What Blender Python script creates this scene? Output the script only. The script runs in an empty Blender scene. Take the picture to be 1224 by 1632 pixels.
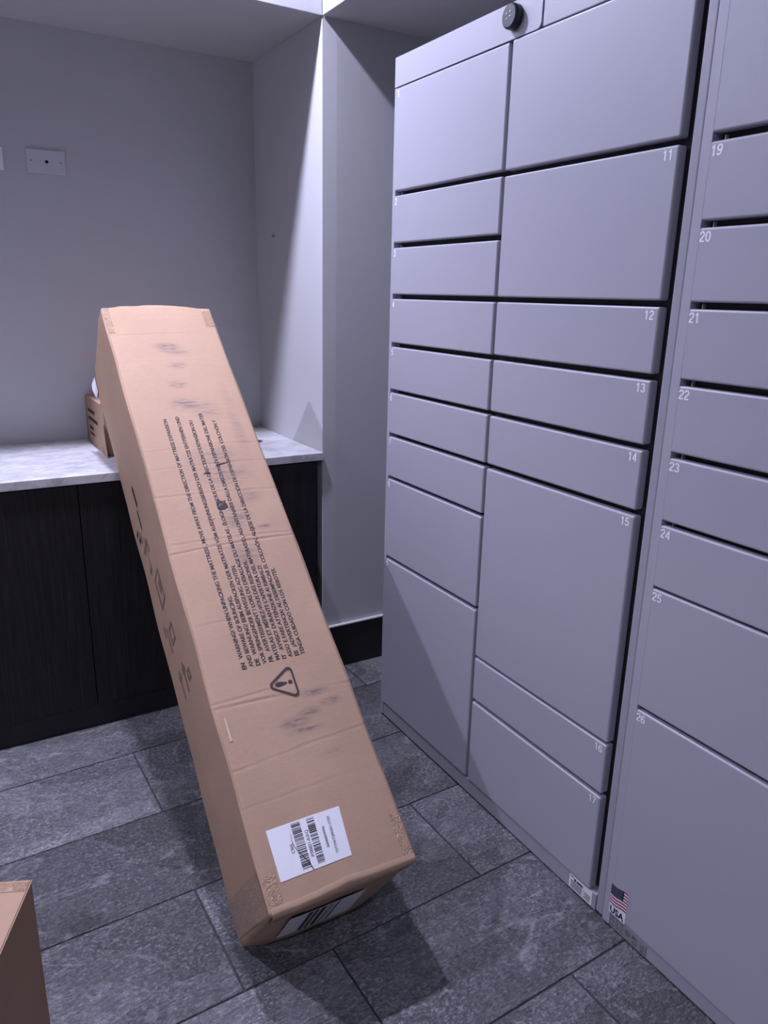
import bpy, bmesh, math, random
from mathutils import Vector, Matrix, noise

S = 1.4                      # metres per working unit (one unit = the camera's height above the floor)
scene = bpy.context.scene
C = scene.collection

# ------------------------------------------------------------------ camera
RIGHT = Vector((0.86030008, -0.50930345, 0.02222078))
DOWN = Vector((-0.12408761, -0.25148411, -0.95987395))
FWD = Vector((0.49445529, 0.82302232, -0.27955005))
cam_data = bpy.data.cameras.new('camera')
cam_data.sensor_fit = 'VERTICAL'
cam_data.sensor_height = 36.0
cam_data.sensor_width = 27.0
cam_data.lens = 1189.4 / 1632.0 * 36.0
cam_data.clip_start = 0.01
cam = bpy.data.objects.new('camera', cam_data)
C.objects.link(cam)
m = Matrix.Identity(4)
for i in range(3):
    m[i][0] = RIGHT[i]
    m[i][1] = -DOWN[i]
    m[i][2] = -FWD[i]
m.translation = Vector((0, 0, S))
cam.matrix_world = m
scene.camera = cam

# ------------------------------------------------------------------ world, exposure, lamps
world = bpy.data.worlds.new('world')
scene.world = world
world.use_nodes = True
world.node_tree.nodes['Background'].inputs[0].default_value = (0.55, 0.55, 0.7, 1)
world.node_tree.nodes['Background'].inputs[1].default_value = 0.05
scene.view_settings.view_transform = 'Standard'
scene.view_settings.look = 'None'
scene.view_settings.exposure = 0.0
scene.view_settings.gamma = 1.0
scene.view_settings.use_curve_mapping = False

LAMP_COL = (0.72, 0.72, 1.0)
CEIL = 1.985
LAMPS = [(-0.64, 1.555, 41.0, 0.085), (0.36, 1.54, 41.0, 0.085), (-0.64, -0.46, 29.0, 0.085)]  # the last lamp is an unseen fill, added behind the camera
for (lx, ly, power, size) in LAMPS:
    ld = bpy.data.lights.new('downlight_or_fill_lamp', 'AREA')
    ld.shape = 'DISK'
    ld.size = size
    ld.spread = math.radians(155)
    ld.energy = power
    ld.color = LAMP_COL
    lo = bpy.data.objects.new('downlight_or_fill_lamp', ld)
    lo.location = (lx * S, ly * S, (CEIL - 0.012) * S)
    C.objects.link(lo)


# ------------------------------------------------------------------ helpers
def tag(o, label=None, cat=None, group=None, kind=None):
    if label: o['label'] = label
    if cat: o['category'] = cat
    if group: o['group'] = group
    if kind: o['kind'] = kind
    return o


def empty(name, loc=(0, 0, 0)):
    o = bpy.data.objects.new(name, None)
    o.empty_display_size = 0.05
    o.location = Vector(loc) * S
    C.objects.link(o)
    return o


class MB:
    """collects geometry in working units; build() links it as ONE mesh object"""
    def __init__(self):
        self.bm = bmesh.new()

    def box(self, lo, hi, bevel=0.0, seg=2):
        lo = Vector(lo); hi = Vector(hi)
        b = bmesh.new()
        bmesh.ops.create_cube(b, size=1.0)
        for v in b.verts:
            v.co = Vector([lo[i] + (v.co[i] + 0.5) * (hi[i] - lo[i]) for i in range(3)])
        if bevel > 0:
            bmesh.ops.bevel(b, geom=list(b.edges), offset=bevel, segments=seg, profile=0.5, affect='EDGES')
        self.merge(b)
        return self

    def merge(self, b):
        vm = {}
        for v in b.verts:
            vm[v] = self.bm.verts.new(v.co)
        for f in b.faces:
            try:
                nf = self.bm.faces.new([vm[v] for v in f.verts])
                nf.smooth = f.smooth
            except ValueError:
                pass
        b.free()

    def poly(self, pts):
        vs = [self.bm.verts.new(p) for p in pts]
        self.bm.faces.new(vs)
        return self

    def prism(self, pts2, fn, h0, h1):
        """pts2 closed outline; fn(a,b,h)->point"""
        lo = [self.bm.verts.new(fn(a, b, h0)) for a, b in pts2]
        hi = [self.bm.verts.new(fn(a, b, h1)) for a, b in pts2]
        n = len(pts2)
        self.bm.faces.new(lo[::-1]); self.bm.faces.new(hi)
        for i in range(n):
            self.bm.faces.new([lo[i], lo[(i + 1) % n], hi[(i + 1) % n], hi[i]])
        return self

    def lathe(self, profile, fn, seg=32):
        """profile: (radius, height) list; fn(x,y,h)->point"""
        rings = []
        for r, h in profile:
            if r < 1e-7:
                rings.append([self.bm.verts.new(fn(0, 0, h))])
            else:
                rings.append([self.bm.verts.new(fn(r * math.cos(2 * math.pi * k / seg), r * math.sin(2 * math.pi * k / seg), h)) for k in range(seg)])
        for a, b in zip(rings, rings[1:]):
            for k in range(seg):
                k2 = (k + 1) % seg
                if len(a) == 1 and len(b) == 1: continue
                if len(a) == 1: self.bm.faces.new([a[0], b[k], b[k2]])
                elif len(b) == 1: self.bm.faces.new([a[k], b[0], a[k2]])
                else: self.bm.faces.new([a[k], b[k], b[k2], a[k2]])
        return self

    def add(self, verts, faces, fn):
        vs = [self.bm.verts.new(fn(*v)) for v in verts]
        for f in faces:
            try: self.bm.faces.new([vs[i] for i in f])
            except ValueError: pass
        return self

    def mesh(self, name, mat, origin=(0, 0, 0), smooth=False):
        o = Vector(origin)
        bmesh.ops.recalc_face_normals(self.bm, faces=list(self.bm.faces))
        for v in self.bm.verts:
            v.co = (v.co - o) * S
        me = bpy.data.meshes.new(name)
        self.bm.to_mesh(me)
        self.bm.free()
        if smooth:
            for p in me.polygons: p.use_smooth = True
        me.materials.append(mat)
        return me

    def build(self, name, mat, parent=None, origin=(0, 0, 0), smooth=False):
        me = self.mesh(name, mat, origin, smooth)
        ob = bpy.data.objects.new(name, me)
        C.objects.link(ob)
        if parent is not None: ob.parent = parent
        else: ob.location = Vector(origin) * S
        return ob


def struct(name, mb, mat, parent=None):
    return tag(mb.build(name, mat, parent), kind='structure') if parent is None else mb.build(name, mat, parent)


_tc = {}
def text2d(body, bold=0.0):
    """flat lettering: verts/faces with cap height 1, starting at x=0; returns (verts, faces, width)"""
    key = (body, bold)
    if key in _tc: return _tc[key]
    cu = bpy.data.curves.new('lettering', 'FONT')
    cu.body = body
    cu.size = 1.0
    cu.resolution_u = 3
    cu.offset = bold
    ob = bpy.data.objects.new('lettering', cu)
    C.objects.link(ob)
    bpy.context.view_layer.update()
    dg = bpy.context.evaluated_depsgraph_get()
    me = bpy.data.meshes.new_from_object(ob.evaluated_get(dg))
    vs = [tuple(v.co) for v in me.vertices]
    fs = [tuple(p.vertices) for p in me.polygons]
    bpy.data.objects.remove(ob); bpy.data.curves.remove(cu); bpy.data.meshes.remove(me)
    cap = 0.729
    x0 = min(v[0] for v in vs)
    vs = [((v[0] - x0) / cap, v[1] / cap, 0.0) for v in vs]
    w = max(v[0] for v in vs)
    _tc[key] = (vs, fs, w)
    return _tc[key]


# ------------------------------------------------------------------ materials
def new_mat(name, base=(0.5, 0.5, 0.5), rough=0.5, metal=0.0, spec=0.5):
    mt = bpy.data.materials.new(name)
    mt.use_nodes = True
    b = mt.node_tree.nodes['Principled BSDF']
    b.inputs['Base Color'].default_value = (*base, 1)
    b.inputs['Roughness'].default_value = rough
    b.inputs['Metallic'].default_value = metal
    b.inputs['Specular IOR Level'].default_value = spec
    return mt


class N:
    def __init__(self, mt):
        self.t = mt.node_tree; self.b = self.t.nodes['Principled BSDF']
    def n(self, typ, **kw):
        x = self.t.nodes.new(typ)
        for k, v in kw.items():
            if k in x.inputs: x.inputs[k].default_value = v
            else: setattr(x, k, v)
        return x
    def l(self, a, b): self.t.links.new(a, b)
    def coords(self, kind='Object', scale=(1, 1, 1)):
        tc = self.n('ShaderNodeTexCoord'); mp = self.n('ShaderNodeMapping')
        mp.inputs['Scale'].default_value = scale
        self.l(tc.outputs[kind], mp.inputs['Vector']); return mp.outputs[0]
    def noise(self, vec, scale, detail=4, rough=0.55, dist=0.0):
        x = self.n('ShaderNodeTexNoise'); x.inputs['Scale'].default_value = scale
        x.inputs['Detail'].default_value = detail; x.inputs['Roughness'].default_value = rough
        x.inputs['Distortion'].default_value = dist
        self.l(vec, x.inputs['Vector']); return x.outputs[0]
    def ramp(self, fac, stops, interp='LINEAR'):
        r = self.n('ShaderNodeValToRGB'); r.color_ramp.interpolation = interp
        e = r.color_ramp.elements
        while len(e) < len(stops): e.new(0.5)
        for el, (p, c) in zip(e, stops):
            el.position = p; el.color = (*c, 1) if len(c) == 3 else c
        self.l(fac, r.inputs[0]); return r.outputs[0]
    def mix(self, fac, a, b, blend='MIX'):
        x = self.n('ShaderNodeMix', data_type='RGBA', blend_type=blend)
        if isinstance(fac, (int, float)): x.inputs[0].default_value = fac
        else: self.l(fac, x.inputs[0])
        for v, i in ((a, 6), (b, 7)):
            if isinstance(v, tuple): x.inputs[i].default_value = (*v, 1)
            else: self.l(v, x.inputs[i])
        return x.outputs[2]
    def math(self, op, a, b=0.0):
        x = self.n('ShaderNodeMath', operation=op)
        for v, i in ((a, 0), (b, 1)):
            if isinstance(v, (int, float)): x.inputs[i].default_value = v
            else: self.l(v, x.inputs[i])
        return x.outputs[0]
    def bump(self, h, strength=0.3, dist=0.001, prev=None):
        x = self.n('ShaderNodeBump'); x.inputs['Strength'].default_value = strength
        x.inputs['Distance'].default_value = dist
        self.l(h, x.inputs['Height'])
        if prev is not None: self.l(prev, x.inputs['Normal'])
        return x.outputs[0]
    def col(self, c): self.l(c, self.b.inputs['Base Color'])
    def rough(self, c): self.l(c, self.b.inputs['Roughness'])
    def norm(self, c): self.l(c, self.b.inputs['Normal'])


def g3(v): return (v, v, v)


def mat_paint(name, base):
    mt = new_mat(name, base, 0.62, spec=0.35); k = N(mt)
    v = k.coords('Object')
    f = k.noise(v, 3.0, 3)
    k.col(k.mix(f, tuple(c * 0.96 for c in base), tuple(c * 1.04 for c in base)))
    k.norm(k.bump(k.noise(v, 420, 2), 0.12, 0.0006))
    return mt


M_WALL = mat_paint('grey wall paint', (0.52, 0.525, 0.535))
M_CEIL = mat_paint('white ceiling paint', (0.82, 0.82, 0.82))
M_WALLW = mat_paint('white wall paint', (0.72, 0.72, 0.73))


def mat_slate():
    mt = new_mat('slate floor tile', (0.12, 0.12, 0.13), 0.5, spec=0.5); k = N(mt)
    geo = k.n('ShaderNodeNewGeometry'); oi = k.n('ShaderNodeObjectInfo')
    off = k.n('ShaderNodeVectorMath', operation='SCALE')
    comb = k.n('ShaderNodeCombineXYZ')
    k.l(oi.outputs['Random'], comb.inputs[0])
    k.l(k.math('MULTIPLY', oi.outputs['Random'], 7.3), comb.inputs[1])
    k.l(k.math('MULTIPLY', oi.outputs['Random'], 3.1), comb.inputs[2])
    k.l(comb.outputs[0], off.inputs[0]); off.inputs['Scale'].default_value = 40.0
    add = k.n('ShaderNodeVectorMath', operation='ADD')
    k.l(geo.outputs['Position'], add.inputs[0]); k.l(off.outputs[0], add.inputs[1])
    v = add.outputs[0]
    mp = k.n('ShaderNodeMapping'); mp.inputs['Scale'].default_value = (1.0, 2.2, 1.0)
    mp.inputs['Rotation'].default_value = (0, 0, 0.5)
    k.l(v, mp.inputs['Vector']); va = mp.outputs[0]
    big = k.noise(va, 1.9, 5, 0.5, 0.7)          # cleft ledges
    steps = k.ramp(big, [(0.0, g3(0)), (0.40, g3(0.0)), (0.415, g3(0.3)), (0.50, g3(0.36)), (0.515, g3(0.66)), (0.60, g3(0.72)), (0.612, g3(1.0))])
    mid = k.noise(v, 26, 6, 0.62, 0.3)
    fine = k.noise(v, 135, 5, 0.68)
    mp2 = k.n('ShaderNodeMapping'); mp2.inputs['Scale'].default_value = (1.0, 3.0, 1.0)
    mp2.inputs['Rotation'].default_value = (0, 0, -0.7)
    k.l(v, mp2.inputs['Vector'])
    ridg = k.noise(mp2.outputs[0], 70, 4, 0.62, 0.6)
    c = k.ramp(mid, [(0.30, (0.050, 0.051, 0.056)), (0.52, (0.105, 0.106, 0.113)), (0.72, (0.20, 0.20, 0.208))])
    patchy = k.ramp(k.noise(v, 4.5, 4, 0.6, 0.6), [(0.38, g3(0.25)), (0.60, g3(0.85))])
    c = k.mix(patchy, c, k.ramp(fine, [(0.34, (0.034, 0.035, 0.039)), (0.52, (0.105, 0.106, 0.113)), (0.66, (0.40, 0.40, 0.41))]))  # pale flecks hold painted glints along with the stone's own tone
    c = k.mix(0.35, c, k.ramp(ridg, [(0.36, (0.045, 0.046, 0.05)), (0.52, (0.10, 0.101, 0.107)), (0.66, (0.28, 0.28, 0.29))]))
    tint = k.ramp(oi.outputs['Random'], [(0.0, g3(0.76)), (0.5, g3(0.95)), (1.0, g3(1.22))])
    c = k.mix(1.0, c, tint, 'MULTIPLY')
    c = k.mix(1.0, c, k.ramp(steps, [(0.0, g3(0.66)), (1.0, g3(1.32))]), 'MULTIPLY')
    edge = k.ramp(big, [(0.0, g3(0)), (0.398, g3(0)), (0.408, g3(0.55)), (0.418, g3(0)), (0.50, g3(0)), (0.508, g3(0.6)), (0.517, g3(0)), (0.599, g3(0)), (0.607, g3(0.55)), (0.615, g3(0))])
    c = k.mix(k.math('MULTIPLY', edge, k.ramp(mid, [(0.40, g3(0)), (0.58, g3(1))])), c, (0.30, 0.30, 0.31))  # pale rims paint in the light caught along the ledges
    c = k.mix(1.0, c, g3(1.18), 'MULTIPLY')
    k.col(c)
    k.rough(k.ramp(fine, [(0.3, g3(0.66)), (0.7, g3(0.40))]))
    b = k.bump(steps, 1.0, 0.012)
    b = k.bump(mid, 0.9, 0.009, b)
    b = k.bump(ridg, 0.9, 0.006, b)
    b = k.bump(fine, 0.8, 0.0026, b)
    k.norm(b)
    return mt


M_SLATE = mat_slate()


def mat_grout():
    mt = new_mat('dark grout', (0.035, 0.035, 0.038), 0.9); k = N(mt)
    v = k.coords('Object')
    k.col(k.ramp(k.noise(v, 120, 4), [(0.3, (0.022, 0.022, 0.025)), (0.7, (0.05, 0.05, 0.055))]))
    k.norm(k.bump(k.noise(v, 300, 3), 0.5, 0.001))
    return mt


M_GROUT = mat_grout()


def mat_base_tile():
    mt = new_mat('black base tile', (0.02, 0.02, 0.022), 0.45); k = N(mt)
    v = k.coords('Object')
    k.col(k.ramp(k.noise(v, 14, 5), [(0.3, (0.006, 0.006, 0.008)), (0.7, (0.014, 0.014, 0.017))]))
    k.norm(k.bump(k.noise(v, 60, 4), 0.25, 0.001))
    return mt


M_BASE = mat_base_tile()


def mat_marble():
    mt = new_mat('white marble', (0.8, 0.8, 0.8), 0.3); k = N(mt)
    v = k.coords('Object', (1, 1.8, 1))
    w = k.noise(v, 4.5, 6, 0.6, 1.6)
    veins = k.ramp(w, [(0.40, g3(1.0)), (0.485, g3(0.76)), (0.53, g3(1.0))])
    cloud = k.ramp(k.noise(v, 9, 5, 0.6, 0.8), [(0.3, (0.49, 0.49, 0.505)), (0.65, (0.65, 0.65, 0.655))])
    k.col(k.mix(1.0, cloud, veins, 'MULTIPLY'))
    return mt


M_MARBLE = mat_marble()


def mat_wenge():
    mt = new_mat('dark stained wood laminate', (0.02, 0.018, 0.02), 0.5, spec=0.35); k = N(mt)
    v = k.coords('Object', (60, 60, 1.4))
    f = k.noise(v, 3.0, 5, 0.6, 0.3)
    k.col(k.ramp(f, [(0.3, (0.005, 0.0047, 0.0057)), (0.55, (0.013, 0.012, 0.0138)), (0.75, (0.030, 0.027, 0.030))]))
    k.norm(k.bump(f, 0.25, 0.0008))
    return mt


M_WENGE = mat_wenge()


def mat_powder(name, base, rough=0.42):
    mt = new_mat(name, base, rough, spec=0.5); k = N(mt)
    v = k.coords('Object')
    k.norm(k.bump(k.noise(v, 700, 2), 0.10, 0.0004))
    k.col(k.mix(k.noise(v, 2.5, 3), tuple(c * 0.97 for c in base), tuple(c * 1.03 for c in base)))
    return mt


M_LOCK = mat_powder('grey powder coated steel', (0.36, 0.36, 0.405))
M_LOCKFRAME = mat_powder('grey frame steel', (0.305, 0.305, 0.343))
M_GAPSHADE = new_mat('locker gap shade', (0.02, 0.02, 0.024), 0.7)  # near-black plate colour stands in for shade inside the door gaps
M_NUM = new_mat('white number print', (0.85, 0.85, 0.86), 0.5)
M_BLACK = new_mat('black plastic', (0.014, 0.014, 0.018), 0.38)
M_LENS = new_mat('infrared lens', (0.85, 0.85, 0.9), 0.1)
M_DARK = new_mat('near black recess', (0.006, 0.006, 0.007), 0.8)
M_METAL = new_mat('satin aluminium trim', (0.78, 0.78, 0.80), 0.45, 0.3)
M_PLATE = mat_powder('painted wall plate', (0.58, 0.58, 0.60), 0.4)
M_PLATEW = mat_powder('white plastic plate', (0.80, 0.80, 0.81), 0.35)
M_SCREW = new_mat('screw head', (0.30, 0.30, 0.31), 0.4, 0.6)
M_INK = new_mat('black print ink', (0.042, 0.036, 0.042), 0.7, spec=0.3)
M_INKSOFT = new_mat('worn print ink', (0.20, 0.135, 0.105), 0.8, spec=0.2)
M_NAVY = new_mat('navy sticker ink', (0.006, 0.007, 0.035), 0.5, spec=0.25)
M_RED = new_mat('red sticker ink', (0.32, 0.03, 0.06), 0.4)
M_STICK = new_mat('white sticker', (0.75, 0.75, 0.77), 0.4)
M_GREYLAB = new_mat('grey foil label', (0.30, 0.30, 0.31), 0.35, 0.3)
M_LAMP = new_mat('downlight lens', (0.8, 0.8, 0.8), 0.5)
_lb = M_LAMP.node_tree.nodes['Principled BSDF']
_lb.inputs['Emission Color'].default_value = (*LAMP_COL, 1)
_lb.inputs['Emission Strength'].default_value = 4.0
M_WHITE = new_mat('white lamp trim', (0.8, 0.8, 0.8), 0.5)


def mat_label():
    mt = new_mat('white paper label under film', (0.78, 0.78, 0.80), 0.22); k = N(mt)
    v = k.coords('Object', (1, 0.45, 1))
    k.norm(k.bump(k.noise(v, 46, 4, 0.6, 1.2), 0.5, 0.0016))
    return mt


M_LABEL = mat_label()


SMUDGES = [(0.112, 1.100, 0.030, 0.018, 0.9), (0.132, 1.086, 0.030, 0.014, 0.6), (0.121, 1.046, 0.024, 0.013, 0.7), (0.108, 0.993, 0.022, 0.014, 0.7),
           (0.114, 0.937, 0.040, 0.020, 0.9), (0.150, 0.920, 0.036, 0.030, 0.55), (0.135, 0.800, 0.060, 0.030, 0.5), (0.150, 0.755, 0.050, 0.034, 0.6),
           (0.175, 0.700, 0.030, 0.020, 0.5), (0.138, 0.655, 0.030, 0.034, 0.85), (0.185, 0.626, 0.022, 0.006, 0.9), (0.130, 0.570, 0.032, 0.045, 0.6),
           (0.140, 0.470, 0.045, 0.060, 0.4), (0.166, 0.293, 0.028, 0.008, 1.0), (0.150, 0.263, 0.024, 0.008, 1.0), (0.121, 0.252, 0.030, 0.010, 1.0),
           (0.132, 0.236, 0.034, 0.007, 0.9), (0.190, 0.272, 0.022, 0.008, 0.9), (0.200, 0.880, 0.016, 0.120, 0.35), (0.165, 0.190, 0.030, 0.010, 0.4)]


def mat_card(name, smudges=False, base=(0.415, 0.275, 0.183)):
    mt = new_mat(name, base, 0.78, spec=0.25); k = N(mt)
    v = k.coords('Object')
    c = k.ramp(k.noise(v, 5, 4), [(0.3, tuple(x * 0.92 for x in base)), (0.7, tuple(x * 1.06 for x in base))])
    fib = k.noise(k.coords('Object', (30, 220, 30)), 2.2, 4, 0.7)
    c = k.mix(0.16, c, k.ramp(fib, [(0.35, tuple(x * 0.7 for x in base)), (0.7, tuple(x * 1.25 for x in base))]))
    speck = k.noise(v, 330, 2)
    c = k.mix(k.ramp(speck, [(0.70, g3(0)), (0.8, g3(0.35))]), c, tuple(x * 0.55 for x in base))
    if smudges:
        # scuffs of grey-blue dirt rubbed across the middle of the printed face
        tc = k.n('ShaderNodeTexCoord'); sp = k.n('ShaderNodeSeparateXYZ')
        k.l(tc.outputs['Object'], sp.inputs[0])
        front = k.ramp(sp.outputs[2], [(0.0, g3(0)), (0.30, g3(0)), (0.315, g3(1))])
        streak = k.ramp(k.noise(k.coords('Object', (16, 110, 1)), 1.5, 5, 0.75), [(0.40, g3(0.0)), (0.60, g3(1))])
        tot = None
        for (cx, cy, rx, ry, st) in SMUDGES:
            mp = k.n('ShaderNodeMapping')
            mp.inputs['Scale'].default_value = (1 / (rx * S), 1 / (ry * S), 0.0)
            mp.inputs['Location'].default_value = (-cx / rx, -cy / ry, 0.0)
            k.l(tc.outputs['Object'], mp.inputs['Vector'])
            ln = k.n('ShaderNodeVectorMath', operation='LENGTH'); k.l(mp.outputs[0], ln.inputs[0])
            mr = k.n('ShaderNodeMapRange', interpolation_type='SMOOTHSTEP')
            mr.inputs[1].default_value = 0.1; mr.inputs[2].default_value = 1.25
            mr.inputs[3].default_value = st; mr.inputs[4].default_value = 0.0
            k.l(ln.outputs['Value'], mr.inputs[0])
            tot = mr.outputs[0] if tot is None else k.math('MAXIMUM', tot, mr.outputs[0])
        fac = k.math('MULTIPLY', k.math('MULTIPLY', tot, front), streak)
        fac = k.math('MULTIPLY', fac, 0.85)
        c = k.mix(fac, c, (0.085, 0.08, 0.105))
        lt = k.ramp(k.noise(k.coords('Object', (3, 60, 3)), 1.2, 4, 0.7), [(0.60, g3(0)), (0.75, g3(0.25))])
        c = k.mix(lt, c, tuple(min(1, x * 1.25) for x in base))
    k.col(c)
    b = k.bump(k.noise(k.coords('Object', (1, 14, 1)), 26, 3), 0.10, 0.0015)
    b = k.bump(k.noise(v, 9, 3), 0.25, 0.004, b)
    k.norm(b)
    return mt


M_CARD = mat_card('scuffed brown cardboard', True)
M_CARD2 = mat_card('brown cardboard')
M_CARDEDGE = mat_card('torn cardboard edge', False, (0.60, 0.43, 0.31))


def mat_tape(name='clear packing tape over cardboard', base=(0.44, 0.285, 0.18)):
    mt = new_mat(name, base, 0.14, spec=0.6); k = N(mt)
    v = k.coords('Object')
    k.norm(k.bump(k.noise(v, 110, 3, 0.6, 1.5), 1.0, 0.007))
    return mt


M_TAPE = mat_tape()

# ------------------------------------------------------------------ the room
XA, YW, HS, YB = 0.8217, 1.677, 1.580, 2.095      # corner of the wall return, soffit height, alcove back wall
XL = 0.8475                                        # front plane of the parcel lockers
ZC, ZCU, YC = 0.613, 0.5935, 1.669                 # counter top, underside, front edge
XMIN, YMIN, XMAX = -1.9, -1.75, 1.33

# floor: a grout bed with every slate tile on it
floor = struct('floor', MB().box((XMIN - 0.1, YMIN - 0.1, -0.06), (XMAX + 0.1, YB + 0.1, -0.0026)), M_GROUT)
TL_, TW_, JT = 0.4505, 0.2300, 0.0032
ang = math.radians(1.45)
tmb = MB().box((0, 0, -0.009), (TL_ - JT, TW_ - JT, 0.0), 0.0014, 2)
tile_me = tmb.mesh('tile', M_SLATE)
rot = Matrix.Rotation(ang, 4, 'Z')
for r in range(-7, 5):
    y0 = 0.604 + 0.230 * r
    # joints sit near x = .27 in even rows and .43 in odd rows (measured at the near side of the row)
    xj = 0.437 if r % 2 == 0 else 0.283
    if r in (-1,): xj = 0.285
    xs = xj + 0.0 - TL_ * 5
    for q in range(8):
        px = xs + q * TL_
        if px > XMAX or px + TL_ < XMIN: continue
        # the row runs along the turned axis through (0, y0)
        a = px + JT / 2
        wx = a * math.cos(ang) - (y0 + JT / 2) * math.sin(ang) * 0.0
        wy = y0 + JT / 2 + a * math.sin(ang)
        o = bpy.data.objects.new('tile', tile_me)
        C.objects.link(o)
        o.parent = floor
        o.matrix_local = Matrix.Translation(Vector((wx * S, wy * S, random.Random(r * 31 + q).uniform(-0.0006, 0.0)))) @ rot

struct('wall_back', MB().box((XMIN - 0.1, YB, 0), (XA + 0.02, YB + 0.08, CEIL)), M_WALL)

# wall return between the alcove and the locker niche, with the feathered corner bead
DB = 0.0020
pts = [(XA, YW + DB + 0.0008), (XA + 0.0012, YW + DB - 0.0002), (XA + 0.0363, YW), (XMAX, YW), (XMAX, YB + 0.08), (XA, YB + 0.08)]
struct('wall_return', MB().prism(pts, lambda a, b, h: (a, b, h), 0.0, CEIL), M_WALL)
struct('wall_right', MB().box((XMAX, YMIN - 0.1, 0), (XMAX + 0.08, YB + 0.08, CEIL)), M_WALL)
struct('wall_left', MB().box((XMIN - 0.08, YMIN - 0.1, 0), (XMIN, YB, CEIL)), M_WALLW)
struct('wall_front', MB().box((XMIN, YMIN - 0.08, 0), (XMAX, YMIN, CEIL)), M_WALLW)
ceiling = struct('ceiling', MB().box((XMIN - 0.08, YMIN - 0.1, CEIL), (XMAX + 0.08, YB + 0.1, CEIL + 0.06)), M_CEIL)
struct('ceiling_soffit_alcove', MB().box((XMIN, YW, HS), (XA, YB, CEIL), 0.0012, 1), M_WALL)
struct('ceiling_soffit_lockers', MB().box((XA, YMIN, HS), (XMAX, YW, CEIL), 0.0012, 1), M_WALL)

# base tiles under the cabinets and along the wall return, with a metal edge strip
ba = struct('baseboard_alcove', MB().box((XMIN, YW + 0.006, 0.0), (XA - 0.004, YW + 0.02, 0.063)), M_BASE)
br = struct('baseboard_return', MB().box((XA + 0.001, YW - 0.007, 0.0), (1.25, YW - 0.0002, 0.124), 0.0006, 1), M_BASE)
tr = struct('trim_1', MB().box((XA + 0.001, YW - 0.0100, 0.124), (1.25, YW - 0.0002, 0.1290), 0.0016, 3), M_METAL)


# ceiling fittings for the downlights above the picture and the added fill lamp
for (lx, ly, p, sz) in LAMPS:
    at_lamp = lambda x, y, h: (lx + x, ly + y, CEIL + h)
    ring = MB().lathe([(0.036, -0.0005), (0.040, -0.004), (0.052, -0.003), (0.054, 0.0)], at_lamp, 40).build('lamp_fitting', M_WHITE, ceiling, smooth=True)
    MB().lathe([(0.0, -0.001), (0.036, -0.001), (0.036, 0.0)], at_lamp, 32).build('lens', M_LAMP, ring)

# ------------------------------------------------------------------ alcove: cabinets, counter, plates
ct = MB().box((XMIN, YC, ZCU), (XA - 0.0006, YB - 0.0006, ZC), 0.0012, 2).build('countertop', M_MARBLE, origin=(0, YC, ZCU))
tag(ct, 'white veined marble countertop slab in the alcove', 'countertop')

YF = 1.6745
def base_cabinet(x0, x1, doors, label):
    b = empty('base_cabinet', ((x0 + x1) / 2, YF, 0.063))
    o = b.location / S
    tag(b, label, 'cabinet', 'dark base cabinets under the counter')
    MB().box((x0 + 0.0005, YF + 0.0145, 0.064), (x1 - 0.0005, YB - 0.003, ZCU - 0.0008)).build('body', M_WENGE, b, o)
    xs = [x0 + (x1 - x0) * k / doors for k in range(doors + 1)]
    for a, c in zip(xs, xs[1:]):
        MB().box((a + 0.0011, YF, 0.060), (c - 0.0011, YF + 0.0140, ZCU - 0.0035), 0.0007, 2).build('door', M_WENGE, b, o)
base_cabinet(-0.5664, 0.2336, 2, 'dark wood base cabinet under the counter, left of the leaning box')
base_cabinet(0.2336, 0.8010, 2, 'dark wood base cabinet behind the leaning box, beside the wall corner')

gc = (0.7165, 1.878)
gro = empty('cable_grommet', (gc[0], gc[1], ZC))
tag(gro, 'dark round cable grommet set in the marble counter', 'grommet')
MB().lathe([(0.016, 0.0004), (0.0175, 0.0018), (0.0215, 0.0014), (0.0225, 0.0002)], lambda x, y, h: (x, y, h), 32).build('rim', new_mat('grey grommet plastic', (0.09, 0.09, 0.1), 0.5), gro, smooth=True)
MB().lathe([(0.0, 0.0006), (0.0165, 0.0006)], lambda x, y, h: (x, y, h), 32).build('cap', M_DARK, gro)


def wall_plate(x0, x1, z0, z1, mat, label, holes, skew=0.0):
    b = empty('wall_plate', ((x0 + x1) / 2, YB, (z0 + z1) / 2))
    o = b.location / S
    tag(b, label, 'wall plate', 'wall plates above the counter')
    MB().box((x0, YB - 0.0042, z0), (x1, YB - 0.0002, z1), 0.0016, 2).build('plate', mat, b, o)
    zc = (z0 + z1) / 2
    for (hx, hr, nm, mm) in holes:
        MB().lathe([(0.0, 0.0003), (hr * 0.8, 0.0003), (hr, 0.0)], lambda x, y, h: (hx + x, YB - 0.0043 - h, zc + y), 16).build(nm, mm, b, o)
    b.rotation_euler = (0, skew, 0)
    return b
wall_plate(0.2485, 0.3345, 1.2605, 1.3135, M_PLATE, 'grey painted wall plate with a small dark centre hole', [(0.2925, 0.0038, 'cable_hole', M_DARK), (0.2585, 0.0021, 'screw', M_SCREW), (0.3235, 0.0021, 'screw', M_SCREW)], 0.0)
wall_plate(0.1125, 0.1985, 1.2595, 1.3095, M_PLATEW, 'white wall plate cut off by the left edge of the picture', [(0.1235, 0.0021, 'screw', M_SCREW), (0.1885, 0.0004, 'screw', M_SCREW)])
wa = MB().lathe([(0.0, 0.004), (0.0022, 0.0038), (0.0034, 0.0022), (0.0034, 0.0)], lambda x, y, h: (XA - 0.0001 - h, 1.972 + x, 1.1437 + y), 14).build('wall_anchor', M_SCREW, origin=(XA, 1.972, 1.1437))
tag(wa, 'small grey wall anchor in the alcove side wall', 'wall anchor')

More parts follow.
